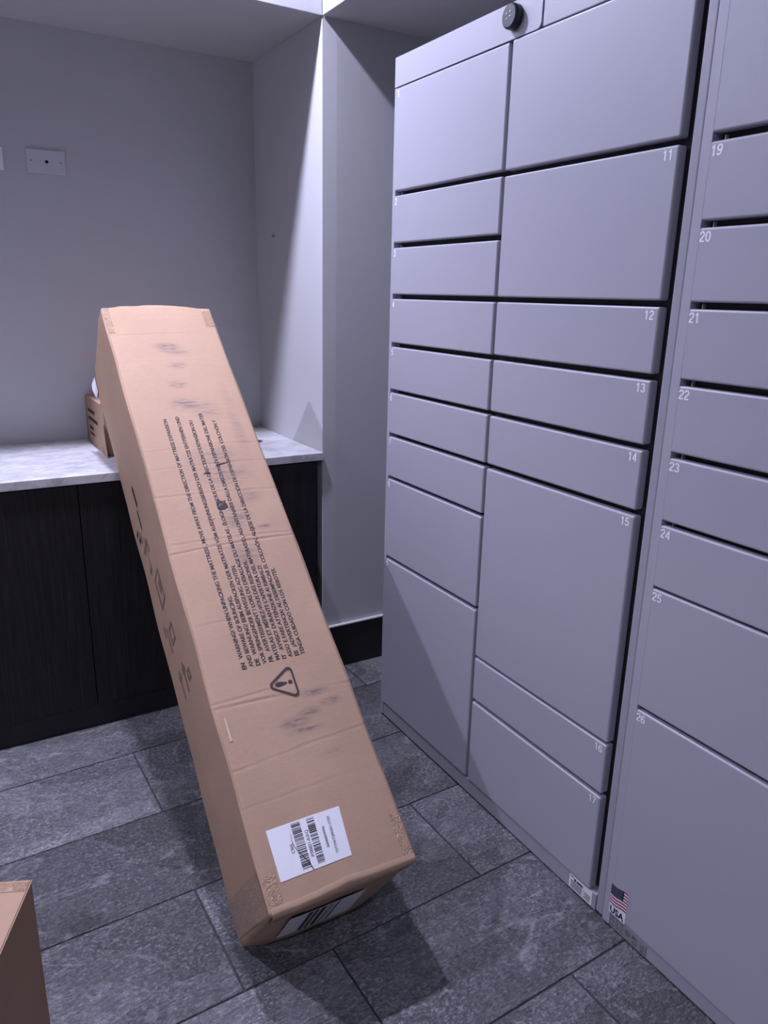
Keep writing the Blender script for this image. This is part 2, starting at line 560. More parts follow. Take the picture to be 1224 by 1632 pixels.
# ------------------------------------------------------------------ parcel lockers
def yz_text(mb, body, y_left, z_base, cap, x, bold=0.0, align='L', sx=1.0):
    """lettering on the locker front: reads with -Y to the right"""
    vs, fs, w = text2d(body, bold)
    W = w * cap * sx
    ys = y_left if align == 'L' else y_left + W
    mb.add(vs, fs, lambda a, b, c: (x, ys - a * cap * sx, z_base + b * cap))
    return W


def arc(cx, cy, rx, ry, a0, a1, n=14):
    return [(cx + rx * math.cos(math.radians(a0 + (a1 - a0) * k / n)), cy + ry * math.sin(math.radians(a0 + (a1 - a0) * k / n))) for k in range(n + 1)]


_six = [arc(0.27, 0.31, 0.205, 0.25, 0, 360, 24), arc(0.305, 0.44, 0.24, 0.495, 190, 45, 14)]
DIGIT = {
    '0': [arc(0.27, 0.5, 0.205, 0.44, 0, 360, 28)],
    '1': [[(0.30, 0.0), (0.30, 1.0)], [(0.09, 0.77), (0.19, 0.79), (0.26, 0.86), (0.29, 0.97)]],
    '2': [arc(0.27, 0.72, 0.20, 0.225, 185, -35, 14) + [(0.13, 0.22), (0.08, 0.06)], [(0.04, 0.065), (0.50, 0.065)]],
    '3': [arc(0.26, 0.735, 0.18, 0.205, 165, -85, 14), arc(0.26, 0.285, 0.215, 0.225, 90, -165, 14)],
    '4': [[(0.40, 0.97), (0.06, 0.30)], [(0.03, 0.27), (0.53, 0.27)], [(0.40, 0.0), (0.40, 1.0)]],
    '5': [[(0.11, 0.935), (0.47, 0.935)], [(0.14, 0.97), (0.09, 0.44)], arc(0.265, 0.32, 0.215, 0.26, 145, -155, 14)],
    '6': _six,
    '7': [[(0.04, 0.935), (0.50, 0.935)], [(0.48, 0.93), (0.36, 0.70), (0.27, 0.45), (0.21, 0.0)]],
    '8': [arc(0.27, 0.735, 0.17, 0.20, 0, 360, 22), arc(0.27, 0.285, 0.21, 0.225, 0, 360, 22)],
    '9': [[(0.54 - x, 1 - y) for x, y in st] for st in _six],
}


def digits(mb, body, y, z, cap, x, side):
    adv = 0.60
    W = (adv * len(body) - 0.06) * cap * 1.12
    ys = y if side == 'L' else y + W
    for q, ch in enumerate(body):
        for lay, st in enumerate(DIGIT[ch]):
            pts = [Vector((a + q * adv, b)) for a, b in st]
            closed = (pts[0] - pts[-1]).length < 1e-4
            lo, hi = [], []
            for i, p in enumerate(pts):
                a_ = pts[i - 1] if i > 0 else (pts[-2] if closed else p)
                b_ = pts[i + 1] if i < len(pts) - 1 else (pts[1] if closed else p)
                t = (b_ - a_).normalized(); nn = Vector((-t.y, t.x)) * 0.080
                lo.append(p - nn); hi.append(p + nn)
            f = lambda p: (x - lay * 0.00008, ys - p.x * cap * 1.12, z + p.y * cap)
            for i in range(len(pts) - 1):
                mb.poly([f(lo[i]), f(lo[i + 1]), f(hi[i + 1]), f(hi[i])])


def locker_door(parent, o, y_far, y_near, z0, z1, num=None, num_side='L', hinge=False):
    mb = MB()
    b = bmesh.new()
    bmesh.ops.create_cube(b, size=1.0)
    lo = (XL, y_near, z0); hi = (XL + 0.017, y_far, z1)
    for vv in b.verts:
        vv.co = Vector([lo[i] + (vv.co[i] + 0.5) * (hi[i] - lo[i]) for i in range(3)])
    flush = num_side == 'L' and num            # hinge side meets the stile without a rounded edge
    ed = [e for e in b.edges if not (flush and all(abs(q.co.y - y_far) < 1e-6 for q in e.verts))]
    bmesh.ops.bevel(b, geom=ed, offset=0.0031, segments=4, profile=0.5, affect='EDGES')
    mb.merge(b)
    d = mb.build('door', M_LOCK, parent, o)
    if num:
        mb = MB()
        cap = 0.0126
        zb = z1 - 0.0044 - cap
        if num_side == 'L': digits(mb, num, y_far - 0.0004, zb, cap, XL - 0.0002, 'L')
        else: digits(mb, num, y_near + 0.0080, zb, cap, XL - 0.0002, 'R')
        n = mb.build('door_number', M_NUM, d, o)
        n['label'] = 'white door number ' + num
    if hinge:
        MB().box((XL + 0.009, y_far - 0.0120, z1 + 0.0004), (XL + 0.015, y_far - 0.0105, z1 + 0.0070)).build('hinge_pin', M_LOCKFRAME, d, o)
    return d


T1 = empty('parcel_locker_tower', (XL + 0.2, 1.05, 0))
o1 = T1.location / S
tag(T1, 'tall grey steel parcel locker tower with doors numbered 1 to 17', 'locker')
XBk = 1.27
MB().box((XL + 0.024, 0.6735, 0.006), (XBk, 1.4050, 1.4415)).build('body', M_LOCKFRAME, T1, o1)
MB().box((XL + 0.0195, 0.691, 0.036), (XL + 0.0238, 1.4005, 1.39)).build('gap_shade_panel', M_GAPSHADE, T1, o1)
MB().box((XL + 0.0002, 1.3962, 0.006), (XL + 0.0236, 1.4062, 1.3885), 0.0005, 2).build('side_stile', M_LOCK, T1, o1)
MB().box((XL + 0.0030, 0.6735, 0.006), (XL + 0.0236, 0.6900, 1.4425), 0.0034, 4).build('side_stile', M_LOCKFRAME, T1, o1)
MB().box((XL + 0.0022, 0.6905, 0.005), (XL + 0.0236, 1.3958, 0.0362), 0.0008, 2).build('plinth', M_LOCKFRAME, T1, o1)
# header: left panel with rounded near corners, right panel
def rrect(y_far, y_near, z0, z1, rad, both=True):
    pts = []
    def arc(cy, cz, a0, a1):
        for k in range(7):
            a = a0 + (a1 - a0) * k / 6
            pts.append((cy + rad * math.cos(a), cz + rad * math.sin(a)))
    arc(y_near + rad, z0 + rad, math.pi, 1.5 * math.pi)
    pts.append((y_far, z0)); pts.append((y_far, z1))
    arc(y_near + rad, z1 - rad, 0.5 * math.pi, math.pi)
    return pts
hz0, hz1 = 1.3905, 1.4425
h = MB().prism(rrect(1.4062, 0.9855, hz0, hz1, 0.010), lambda a, b, q: (q, a, b), XL, XL + 0.0236)
h.build('header_panel', M_LOCK, T1, o1)
MB().box((XL, 0.6908, hz0), (XL + 0.0236, 0.9815, hz1), 0.0012, 2).build('header_panel', M_LOCK, T1, o1)
zl = [(1, 1.2015, 1.3885), (2, 1.1025, 1.1925), (3, 1.0010, 1.0928), (4, 0.9020, 0.9918), (5, 0.8035, 0.8932), (6, 0.7072, 0.7958), (7, 0.6100, 0.6992), (8, 0.4205, 0.6030), (9, 0.0385, 0.4128)]
for n, a, b in zl:
    locker_door(T1, o1, 1.3958, 1.0577, a, b, str(n), 'L', n > 1)
zr = [(10, 1.2000, 1.3895), (11, 1.0005, 1.1915), (12, 0.9028, 0.9922), (13, 0.8040, 0.8938), (14, 0.7078, 0.7952), (15, 0.3208, 0.6985), (16, 0.2260, 0.3160), (17, 0.0375, 0.2185)]
for n, a, b in zr:
    locker_door(T1, o1, 1.0502, 0.7050, a, b, str(n), 'R')
# camera dome on the header
cb = (1.0470, 1.4195)
fncam = lambda x, y, q: (XL - q, cb[0] + x, cb[1] + y)
cam_part = MB().lathe([(0.0182, -0.0002), (0.0182, 0.0100), (0.0172, 0.0128), (0.0155, 0.0140), (0.0, 0.0140)], fncam, 40).build('camera_dome', M_BLACK, T1, o1, smooth=False)
cam_part['label'] = 'round black camera with four small lights'
for (a, b) in ((0.0048, 0.0036), (-0.0038, 0.0052), (0.0044, -0.0038), (-0.0040, -0.0016)):
    MB().lathe([(0.0016, 0.0138), (0.0012, 0.0148), (0.0, 0.0150)], lambda x, y, q: (XL - q, cb[0] + a + x, cb[1] + b + y), 12).build('led', M_LENS, cam_part, o1, smooth=True)
# white sticker on the plinth
st = MB().box((XL + 0.0017, 0.6990, 0.0075), (XL + 0.0022, 0.7520, 0.0345)).build('plinth_sticker', M_STICK, T1, o1)
st['label'] = 'white printed sticker on the plinth'
mb = MB()
rnd = random.Random(4)
for (ya, yb, z, hh) in [(0.7495, 0.742, 0.0305, 0.0015), (0.7405, 0.7365, 0.0255, 0.0055), (0.7345, 0.7205, 0.0262, 0.0040)]:
    mb.box((XL + 0.0014, yb, z), (XL + 0.0018, ya, z + hh))
for k in range(8):
    z = 0.0235 - k * 0.0019
    y = 0.7475
    while y > 0.7215:
        wdt = rnd.uniform(0.002, 0.005)
        mb.box((XL + 0.0014, max(y - wdt, 0.7215), z), (XL + 0.0018, y, z + 0.0008)); y -= wdt + 0.001
for k in range(5):
    z = 0.022 - k * 0.0026
    mb.box((XL + 0.0014, 0.7025, z), (XL + 0.0018, 0.7185 - (k % 2) * 0.004, z + 0.0009))
mb.build('sticker_print', M_INK, st, o1)

T2 = empty('parcel_locker_tower', (XL + 0.2, 0.3, 0))
o2 = T2.location / S
tag(T2, 'grey steel parcel locker tower with doors numbered 19 to 26 at the right', 'locker')
MB().box((XL + 0.024, -0.0650, 0.006), (XBk, 0.6715, 1.4415)).build('body', M_LOCKFRAME, T2, o2)
MB().box((XL + 0.0195, -0.0500, 0.032), (XL + 0.0238, 0.6630, 1.39)).build('gap_shade_panel', M_GAPSHADE, T2, o2)
MB().box((XL + 0.0004, 0.6572, 0.006), (XL + 0.0236, 0.6719, 1.4425), 0.0006, 2).build('side_stile', M_LOCK, T2, o2)
MB().box((XL + 0.0018, -0.0645, 0.005), (XL + 0.0236, 0.6568, 0.0295), 0.0008, 2).build('plinth', M_LOCKFRAME, T2, o2)
MB().box((XL, -0.0645, hz0), (XL + 0.0236, 0.6566, hz1), 0.0012, 2).build('header_panel', M_LOCK, T2, o2)
z2 = [(18, 1.1975, 1.3885), (19, 1.0975, 1.1878), (20, 0.9995, 1.0892), (21, 0.9012, 0.9910), (22, 0.8030, 0.8925), (23, 0.7062, 0.7948), (24, 0.6075, 0.6990), (25, 0.4150, 0.6040), (26, 0.0312, 0.4085)]
door26 = None
for n, a, b in z2:
    door26 = locker_door(T2, o2, 0.6568, 0.3085, a, b, str(n), 'L', n > 18)
for a, b in ((1.0005, 1.3885), (0.8040, 0.9922), (0.6085, 0.7955), (0.3208, 0.6000), (0.0312, 0.3120)):
    locker_door(T2, o2, 0.3010, -0.0430, a, b)

# flag sticker on door 26
fy0, fy1 = 0.6602, 0.6268          # far and near side
fz0, fz1 = 0.0318, 0.0915
sy = lambda t: fy0 + (fy1 - fy0) * t
def fwave(t, z):                    # the printed flag hangs in a soft wave
    return z - 0.0022 * math.sin(math.pi * (t * 1.5 + 0.15))
stk = MB()
N_ = 12
Xs = XL - 0.0003
for i in range(N_):
    t0, t1 = i / N_, (i + 1) / N_
    stk.poly([(Xs, sy(t0), fz0), (Xs, sy(t1), fz0), (Xs, sy(t1), fwave(t1, fz1 - 0.003)), (Xs, sy(t0), fwave(t0, fz1 - 0.003))])
stk = stk.build('flag_sticker', M_STICK, door26, o2)
stk['label'] = 'sticker with a waving striped flag above the letters USA'
def band(mb, t0, t1, za, zb, x):
    for i in range(10):
        a, b = t0 + (t1 - t0) * i / 10, t0 + (t1 - t0) * (i + 1) / 10
        mb.poly([(x, sy(a), fwave(a, za)), (x, sy(b), fwave(b, za)), (x, sy(b), fwave(b, zb)), (x, sy(a), fwave(a, zb))])
ztop, zbot = fz1 - 0.003, 0.0515
nst = 13
hh = (ztop - zbot) / nst
mb = MB()
for k in range(0, nst, 2):
    za = ztop - k * hh
    band(mb, 0.0 if k > 6 else 0.74, 1.0, za - hh, za, Xs - 0.00015)
mb.build('red_stripes', M_RED, stk, o2)
mb = MB(); band(mb, 0.0, 0.76, ztop - 7 * hh, ztop, Xs - 0.0002)
mb.build('canton', M_NAVY, stk, o2)
mb = MB()
for r in range(7):
    for c in range(9):
        t = 0.05 + 0.66 * (c + (0.5 if r % 2 else 0.0)) / 9
        z = fwave(t, ztop - 7 * hh * (r + 0.5) / 7)
        y = sy(t)
        mb.poly([(Xs - 0.0003, y + 0.0005, z), (Xs - 0.0003, y, z - 0.0006), (Xs - 0.0003, y - 0.0005, z), (Xs - 0.0003, y, z + 0.0006)])
mb.build('stars', M_STICK, stk, o2)
mb = MB()
vs, fs, w = text2d('USA', 0.03)
capU = 0.0125
wU = 0.0285
mb.add(vs, fs, lambda a, b, c: (Xs - 0.0003, fy0 - 0.0022 - a * wU / w, 0.0342 + b * capU))
mb.build('lettering', M_NAVY, stk, o2)

# grey approval label on the plinth
gl = MB().box((XL + 0.0013, 0.5815, 0.0055), (XL + 0.0018, 0.6555, 0.0285)).build('approval_label', M_GREYLAB, T2, o2)
gl['label'] = 'grey label with approval marks on the plinth'
mb = MB()
Xg = XL + 0.0011
yz_text(mb, 'FC', 0.6100, 0.0180, 0.0062, Xg, 0.03)
yz_text(mb, 'CE', 0.6100, 0.0090, 0.0058, Xg, 0.01)
def ring(cy, cz, r, w_, n=24):
    for k in range(n):
        a, b = 2 * math.pi * k / n, 2 * math.pi * (k + 1) / n
        mb.poly([(Xg, cy + r * math.cos(a), cz + r * math.sin(a)), (Xg, cy + r * math.cos(b), cz + r * math.sin(b)),
                 (Xg, cy + (r - w_) * math.cos(b), cz + (r - w_) * math.sin(b)), (Xg, cy + (r - w_) * math.cos(a), cz + (r - w_) * math.sin(a))])
ring(0.6200, 0.0195, 0.0050, 0.0009)
yz_text(mb, 'UL', 0.6228, 0.0176, 0.0040, Xg, 0.03)
for k in range(5):
    z = 0.0255 - k * 0.0040
    for q in range(3):
        ya = 0.6545 - q * 0.0095
        mb.box((Xg, ya - 0.0075 + 0.002 * ((k + q) % 2), z), (Xg + 0.0002, ya, z + 0.0009))
mb.box((Xg, 0.5830, 0.0070), (Xg + 0.0002, 0.5835, 0.0270))
for k in range(4):
    mb.box((Xg, 0.5860, 0.0080 + k * 0.004), (Xg + 0.0002, 0.5935, 0.0092 + k * 0.004))
mb.build('label_print', M_INK, gl, o2)

# ------------------------------------------------------------------ the tall leaning carton
YAW, LEAN, BX, BY, BW, BL, BD = -0.0184, 0.8789, 0.3056, 0.9271, 0.2361, 1.2275, 0.2302
u = Vector((math.cos(YAW), math.sin(YAW), 0))
nh = Vector((-math.sin(YAW), math.cos(YAW), 0))
v = Vector((0, 0, 1)) * math.cos(LEAN) + nh * math.sin(LEAN)
nf = u.cross(v)
carton = bpy.data.objects.new('long_carton', None)
C.objects.link(carton)
mw = Matrix.Identity(4)
for i in range(3):
    mw[i][0] = u[i]; mw[i][1] = v[i]; mw[i][2] = nf[i]
mw.translation = Vector((BX, BY, 0.0)) * S
carton.matrix_world = mw
tag(carton, 'long scuffed brown mattress carton with warning print, leaning on the counter', 'box')

CREASES = [(0.2120, 0.0016, 0.9), (0.3005, 0.0018, -0.5), (0.3160, 0.0010, 0.4), (0.5990, 0.0022, 0.4), (0.6120, 0.0010, -0.3), (0.4520, 0.0008, 0.3), (0.7150, 0.0012, -0.4), (0.7820, 0.0012, 0.2), (0.8280, 0.0010, 0.3), (1.1420, 0.0008, 0.2), (1.0600, 0.0006, -0.2), (0.1500, 0.0006, 0.3)]


def crease(x, y):
    d = 0.0
    for c, amp, sl in CREASES:
        yy = c + 0.018 * sl * (x / BW - 0.5) + 0.002 * noise.noise(Vector((x * 30, c * 50, 0)))
        t = (y - yy) / 0.0024
        if abs(t) < 3:
            g = max(0.0, 0.5 + 0.9 * noise.noise(Vector((x * 9 + 3, c * 37, 2.0))))
            d -= 0.62 * amp * g * math.exp(-t * t)
            d += 0.35 * amp * g * math.exp(-(t - 1.3) ** 2)
    return d


def front_h(x, y):
    """height of the printed face above the carton's back, x across, y along"""
    tx = 2 * x / BW - 1
    b = 0.0045 * (1 - tx * tx)
    b += 0.0016 * noise.noise(Vector((x * 9, y * 5, 1.7)))
    return BD + b + crease(x, y)


def side_x(y, z):
    """left face, x as a function of height along the carton"""
    tz = 2 * z / BD - 1
    return -0.0030 * (1 - tz * tz) - 0.0022 * noise.noise(Vector((y * 8, z * 10, 5.0)))


def bottom_y(x, z):
    """the foot bulges out a little where the carton's weight rests on it"""
    tx = 2 * x / BW - 1
    b = 0.026 * (1 - 0.6 * tx ** 4) * (1 - z / BD)
    return -min(b, 1.13 * z)


def carton_body():
    def axis(n, L, extra=(), edge=(0.0018, 0.006)):
        a = [0, L] + [e for e in edge] + [L - e for e in edge]
        a += [L * k / n for k in range(1, n)] + list(extra)
        a = sorted(set(round(q, 5) for q in a if 0 <= q <= L))
        out = [a[0]]
        for q in a[1:]:
            if q - out[-1] > 0.0007: out.append(q)
        out[-1] = L
        return out
    ex = []
    for c, amp, sl in CREASES:
        ex += [c + k * 0.0018 for k in range(-7, 8)]
    X = axis(18, BW); Y = axis(70, BL, ex); Z = axis(14, BD)
    vid = {}
    bm = bmesh.new()
    nx, ny, nz = len(X) - 1, len(Y) - 1, len(Z) - 1

    def pos(i, j, k):
        x, y, z = X[i], Y[j], Z[k]
        p = Vector((x, y, z))
        if k == nz: p.z = front_h(x, y)
        elif k == 0: p.z = 0.0
        if i == 0: p.x = side_x(y, z)
        elif i == nx: p.x = BW - side_x(y, z) * 0.6
        tx = 2 * x / BW - 1
        if j == ny: p.y = BL + 0.010 * (1 - tx * tx) * (z / BD) - 0.002
        elif j == 0:
            p.y = bottom_y(x, z)
        # rounded, worn edges
        ei, ej, ek = i in (0, nx), j in (0, ny), k in (0, nz)
        if ei + ej + ek >= 2:
            r = 0.0016 + 0.0009 * noise.noise(Vector((x * 25, y * 25, z * 25)))
            if ei + ej + ek == 3: r *= 2.0
            if ei: p.x += r if i == 0 else -r
            if ej: p.y += r if j == 0 else -r
            if ek and k == nz: p.z -= r
        # crushed foot and corners
        if y < 0.03:
            f = (0.03 - y) / 0.03
            q = Vector((x * 30, y * 30, z * 30))
            p += Vector((noise.noise(q), abs(noise.noise(q + Vector((9, 2, 1)))) * 0.9, noise.noise(q + Vector((3, 7, 1))))) * 0.0042 * f
            if k == 0: p.z = max(p.z, 0.0)
        if BL - y < 0.03:
            f = (0.03 - (BL - y)) / 0.03
            q = Vector((x * 34, y * 30, z * 30))
            p += Vector((noise.noise(q), 0.6 * noise.noise(q + Vector((9, 2, 1))), noise.noise(q + Vector((3, 7, 1))))) * 0.0026 * f
        return p

    def V(i, j, k):
        key = (i, j, k)
        if key not in vid: vid[key] = bm.verts.new(pos(i, j, k))
        return vid[key]
    def quad(a, b, c, d):
        f = bm.faces.new([V(*a), V(*b), V(*c), V(*d)]); f.smooth = True
    for i in range(nx):
        for j in range(ny):
            quad((i, j, nz), (i + 1, j, nz), (i + 1, j + 1, nz), (i, j + 1, nz))
            quad((i, j, 0), (i, j + 1, 0), (i + 1, j + 1, 0), (i + 1, j, 0))
    for j in range(ny):
        for k in range(nz):
            quad((0, j, k), (0, j, k + 1), (0, j + 1, k + 1), (0, j + 1, k))
            quad((nx, j, k), (nx, j + 1, k), (nx, j + 1, k + 1), (nx, j, k + 1))
    for i in range(nx):
        for k in range(nz):
            quad((i, 0, k), (i + 1, 0, k), (i + 1, 0, k + 1), (i, 0, k + 1))
            quad((i, ny, k), (i, ny, k + 1), (i + 1, ny, k + 1), (i + 1, ny, k))
    mb = MB(); mb.bm.free(); mb.bm = bm
    return mb.build('body', M_CARD, carton)


carton_body()
FE = 0.0004
def on_front(x, y, e=FE): return Vector((x, y, front_h(x, y) + e))
def on_left(y, z, e=FE): return Vector((side_x(y, z) - e, y, z))


def patch_front(mb, quad_pts, nu=8, nv=8, e=FE):
    """a film or label laid on the printed face; quad_pts in order bl, br, tr, tl"""
    a, b, c, d = [Vector(q) for q in quad_pts]
    g = [[mb.bm.verts.new(on_front(*(((a * (1 - s) + b * s) * (1 - t) + (d * (1 - s) + c * s) * t)), e)) for s in [k / nu for k in range(nu + 1)]] for t in [k / nv for k in range(nv + 1)]]
    for j in range(nv):
        for i in range(nu):
            f = mb.bm.faces.new([g[j][i], g[j][i + 1], g[j + 1][i + 1], g[j + 1][i]]); f.smooth = True


# printed warning, five languages on ten lines running up the face
LINES = [
    ('EN', 'WARNING! WHEN UNPACKING THE MATTRESS , MOVE AWAY FROM THE DIRECTION OF MATTRESS EXPANSION', (0.0660, 0.3577), (0.0606, 0.9020)),
    ('', 'AND BEWARE OF BOUNCING.', (0.0785, 0.3595), (0.0775, 0.4945)),
    ('DE', 'WARNUNG! BEIM AUSPACKEN DER MATRATZE VOM AUSDEHNUNGSBEREICH DER MATRATZE ENTFERNEN UND', (0.0900, 0.3594), (0.0850, 0.9060)),
    ('', 'VOR SPRINGENDER BEWEGUNG ACHTEN.', (0.1015, 0.3599), (0.1003, 0.5534)),
    ('FR', "AVERTISSEMENT ! LORS DU DÉBALLAGE DU MATELAS , ÉLOIGNEZ-VOUS DE LA DIRECTION D'EXPANSION DU", (0.1132, 0.3604), (0.1090, 0.8935)),
    ('', 'MATELAS ET MÉFIEZ-VOUS DES REBONDS.', (0.1250, 0.3612), (0.1238, 0.5585)),
    ('IT', "AVVISO! DURANTE L'APERTURA DEL MATERASSO, ALLONTANARSI DALLA DIREZIONE DI ESPANSIONE DEL MATER", (0.1366, 0.3604), (0.1327, 0.9113)),
    ('', 'ASSO E FARE ATTENZIONE AI RIMBALZI', (0.1480, 0.3611), (0.1470, 0.5439)),
    ('ES', '¡ADVERTENCIA! AL DESEMPACAR EL COLCHÓN, ALÉJESE DE LA DIRECCIÓN DE EXPANSIÓN DEL COLCHÓN Y', (0.1596, 0.3612), (0.1560, 0.8915)),
    ('', 'TENGA CUIDADO CON LOS REBOTES.', (0.1712, 0.3613), (0.1700, 0.5354)),
]
CAPH = 0.0074
mb = MB()
for lang, body, a, b in LINES:
    A = Vector(a); B = Vector(b)
    L = (B - A).length
    d = (B - A).normalized()
    upv = Vector((-d.y, d.x))
    A = A - upv * CAPH * 0.5
    x0 = 0.0
    if lang:
        vs, fs, w = text2d(lang, 0.038)
        mb.add(vs, fs, lambda p, q, r: on_front(*(A + d * (p * CAPH) + upv * (q * CAPH))))
        x0 = w * CAPH + 0.0075
    vs, fs, w = text2d(body, 0.018)
    sx = (L - x0) / w
    mb.add(vs, fs, lambda p, q, r: on_front(*(A + d * (x0 + p * sx) + upv * (q * CAPH))))
wt = mb.build('warning_text', M_INK, carton)
wt['label'] = 'black warning text in five languages'

# warning triangle: apex towards the left, exclamation mark inside
P0, P1, P2 = Vector((0.0915, 0.3190)), Vector((0.1420, 0.3505)), Vector((0.1420, 0.2875))
def rounded_tri(inset, rad, n=7):
    cen = (P0 + P1 + P2) / 3
    pts = [P0, P1, P2]
    def inset_pts(dist):
        out = []
        for i in range(3):
            p, a, b = pts[i], pts[i - 1], pts[(i + 1) % 3]
            e1, e2 = (a - p).normalized(), (b - p).normalized()
            bis = (e1 + e2).normalized()
            half = math.acos(max(-1, min(1, e1.dot(e2)))) / 2
            out.append(p + bis * dist / math.sin(half))
        return out
    cs = inset_pts(inset + rad)
    out = []
    for i in range(3):
        c, a, b = cs[i], cs[i - 1], cs[(i + 1) % 3]
        def outward(s, t):
            e = (t - s).normalized(); nn = Vector((-e.y, e.x))
            return nn if nn.dot((s + t) / 2 - cen) > 0 else -nn
        n1, n2 = outward(a, c), outward(c, b)
        for k in range(n):
            q = n1.lerp(n2, k / (n - 1)).normalized()
            out.append(c + q * rad)
    return out
mb = MB()
ro = rounded_tri(0.0, 0.0070); ri = rounded_tri(0.0031, 0.0045)
n = len(ro)
for i in range(n):
    j = (i + 1) % n
    mb.poly([on_front(*ro[i], 0.0016), on_front(*ro[j], 0.0016), on_front(*ri[j], 0.0016), on_front(*ri[i], 0.0016)])
outl = [(0.1062, 0.0), (0.1080, 0.0030), (0.1125, 0.0043), (0.1180, 0.0038), (0.1265, 0.0014), (0.1272, 0.0), (0.1265, -0.0014), (0.1180, -0.0038), (0.1125, -0.0043), (0.1080, -0.0030)]
mb.poly([on_front(a, 0.319 + b) for a, b in outl])
mb.poly([on_front(0.1330 + 0.0036 * math.cos(2 * math.pi * k / 16), 0.319 + 0.0036 * math.sin(2 * math.pi * k / 16)) for k in range(16)])
mb.build('warning_triangle', M_INK, carton)

# shipping label: corners bl, br, tr, tl
LQ = [(0.0263, 0.0373), (0.1375, 0.0375), (0.1427, 0.1091), (0.0262, 0.1095)]
mb = MB(); patch_front(mb, LQ, 14, 10, 0.0006)
lab = mb.build('shipping_label', M_LABEL, carton)
lab['label'] = 'white shipping label with two barcodes'
mb = MB()
rnd = random.Random(11)
def lq(s, t):
    a, b, c, d = [Vector(q) for q in LQ]
    return (a * (1 - s) + b * s) * (1 - t) + (d * (1 - s) + c * s) * t
def barcode(s0, s1, t0, t1, seed, dens):
    r_ = random.Random(seed); t = t0
    while t < t1:
        w_ = r_.choice([0.006, 0.006, 0.010, 0.014, 0.022]) * dens
        a = [lq(s0, t), lq(s1, t), lq(s1, min(t + w_, t1)), lq(s0, min(t + w_, t1))]
        mb.poly([on_front(*p, 0.0009) for p in a])
        t += w_ + r_.choice([0.008, 0.010, 0.016, 0.026]) * dens
barcode(0.315, 0.435, 0.065, 0.965, 3, 0.85)
barcode(0.525, 0.625, 0.075, 0.965, 8, 1.15)
def ltext(body, s, t0, t1, cap, bold=0.0):
    vs, fs, w = text2d(body, bold)
    def fn(p, q, r):
        P = lq(s, t0 + (t1 - t0) * p / w)
        return on_front(P.x - q * cap + cap / 2, P.y, 0.0009)
    mb.add(vs, fs, fn)
ltext('P700021-A.0-Q', 0.485, 0.24, 0.76, 0.0050)
ltext('0000009996', 0.715, 0.30, 0.72, 0.0042)
ltext('TDTTMATQ90GRV-15TEX', 0.815, 0.14, 0.88, 0.0044)
ltext('C965', 0.255, 0.42, 0.60, 0.0050)
mb.build('label_print', M_INK, lab)
# torn fold running through the label
mb = MB()
fold = [(0.445, 0.0), (0.425, 0.10), (0.40, 0.20), (0.36, 0.30), (0.315, 0.42), (0.285, 0.54), (0.272, 0.66), (0.285, 0.78)]
for (s0, t0), (s1, t1) in zip(fold, fold[1:]):
    w0 = 0.010 * (1 - t0) + 0.002; w1 = 0.010 * (1 - t1) + 0.002
    mb.poly([on_front(*lq(s0, t0), 0.0011), on_front(*lq(s0 + w0, t0), 0.0011), on_front(*lq(s1 + w1, t1), 0.0011), on_front(*lq(s1, t1), 0.0011)])
mb.build('label_tear', M_DARK, lab)

# tapes folded over the corners
def corner_tape(name, xr, yr):
    mb = MB()
    patch_front(mb, [(xr[0], yr[0]), (xr[1], yr[0]), (xr[1], yr[1]), (xr[0], yr[1])], 6, 8, 0.0007)
    return mb.build('tape', M_TAPE, carton)
corner_tape('tape', (0.0022, 0.0150), (1.1480, 1.2230))
corner_tape('tape', (0.2140, 0.2335), (1.1680, 1.2180))
corner_tape('tape', (0.2165, 0.2335), (0.0040, 0.0740))
corner_tape('tape', (0.0020, 0.0215), (0.0030, 0.0520))
mb = MB()
g = [[on_left(0.004 + 0.058 * j / 6, 0.012 + (BD - 0.016) * i / 10, 0.0009) for i in range(11)] for j in range(7)]
for j in range(6):
    for i in range(10):
        mb.poly([g[j][i], g[j][i + 1], g[j + 1][i + 1], g[j + 1][i]])
bmesh.ops.remove_doubles(mb.bm, verts=list(mb.bm.verts), dist=1e-6)
mb.build('tape', M_TAPE, carton, smooth=True)

# bottom: turned flap lip and the label on the foot
mb = MB()
nseg = 26
ring_ = []
for k in range(nseg + 1):
    x = 0.002 + (BW - 0.004) * k / nseg
    wob = 0.0022 * noise.noise(Vector((x * 40, 3.3, 0))) + 0.0035 * math.exp(-((x - 0.125) / 0.03) ** 2)
    zt = front_h(x, 0.004)
    ring_.append([Vector((x, 0.0105 + wob, zt + 0.0006)), Vector((x, 0.0040 + wob, zt + 0.0022)), Vector((x, -0.0015 + wob, zt + 0.0004)), Vector((x, bottom_y(x, BD - 0.012) - 0.0024 + wob * 0.4, zt - 0.012)), Vector((x, bottom_y(x, BD - 0.034) - 0.0020, BD - 0.034 - 2 * wob)), Vector((x, bottom_y(x, BD - 0.036) + 0.004, BD - 0.036 - 2 * wob))])
for a, b in zip(ring_, ring_[1:]):
    for i in range(5):
        mb.poly([a[i], b[i], b[i + 1], a[i + 1]])
bmesh.ops.remove_doubles(mb.bm, verts=list(mb.bm.verts), dist=1e-6)
mb.build('bottom_flap', M_CARD2, carton, smooth=True)
def foot_patch(mb, x0, x1, z0, z1, e, nu=8, nv=6):
    g = [[mb.bm.verts.new((x0 + (x1 - x0) * i / nu, bottom_y(x0 + (x1 - x0) * i / nu, z0 + (z1 - z0) * j / nv) - e, z0 + (z1 - z0) * j / nv)) for i in range(nu + 1)] for j in range(nv + 1)]
    for j in range(nv):
        for i in range(nu):
            f = mb.bm.faces.new([g[j][i], g[j][i + 1], g[j + 1][i + 1], g[j + 1][i]]); f.smooth = True
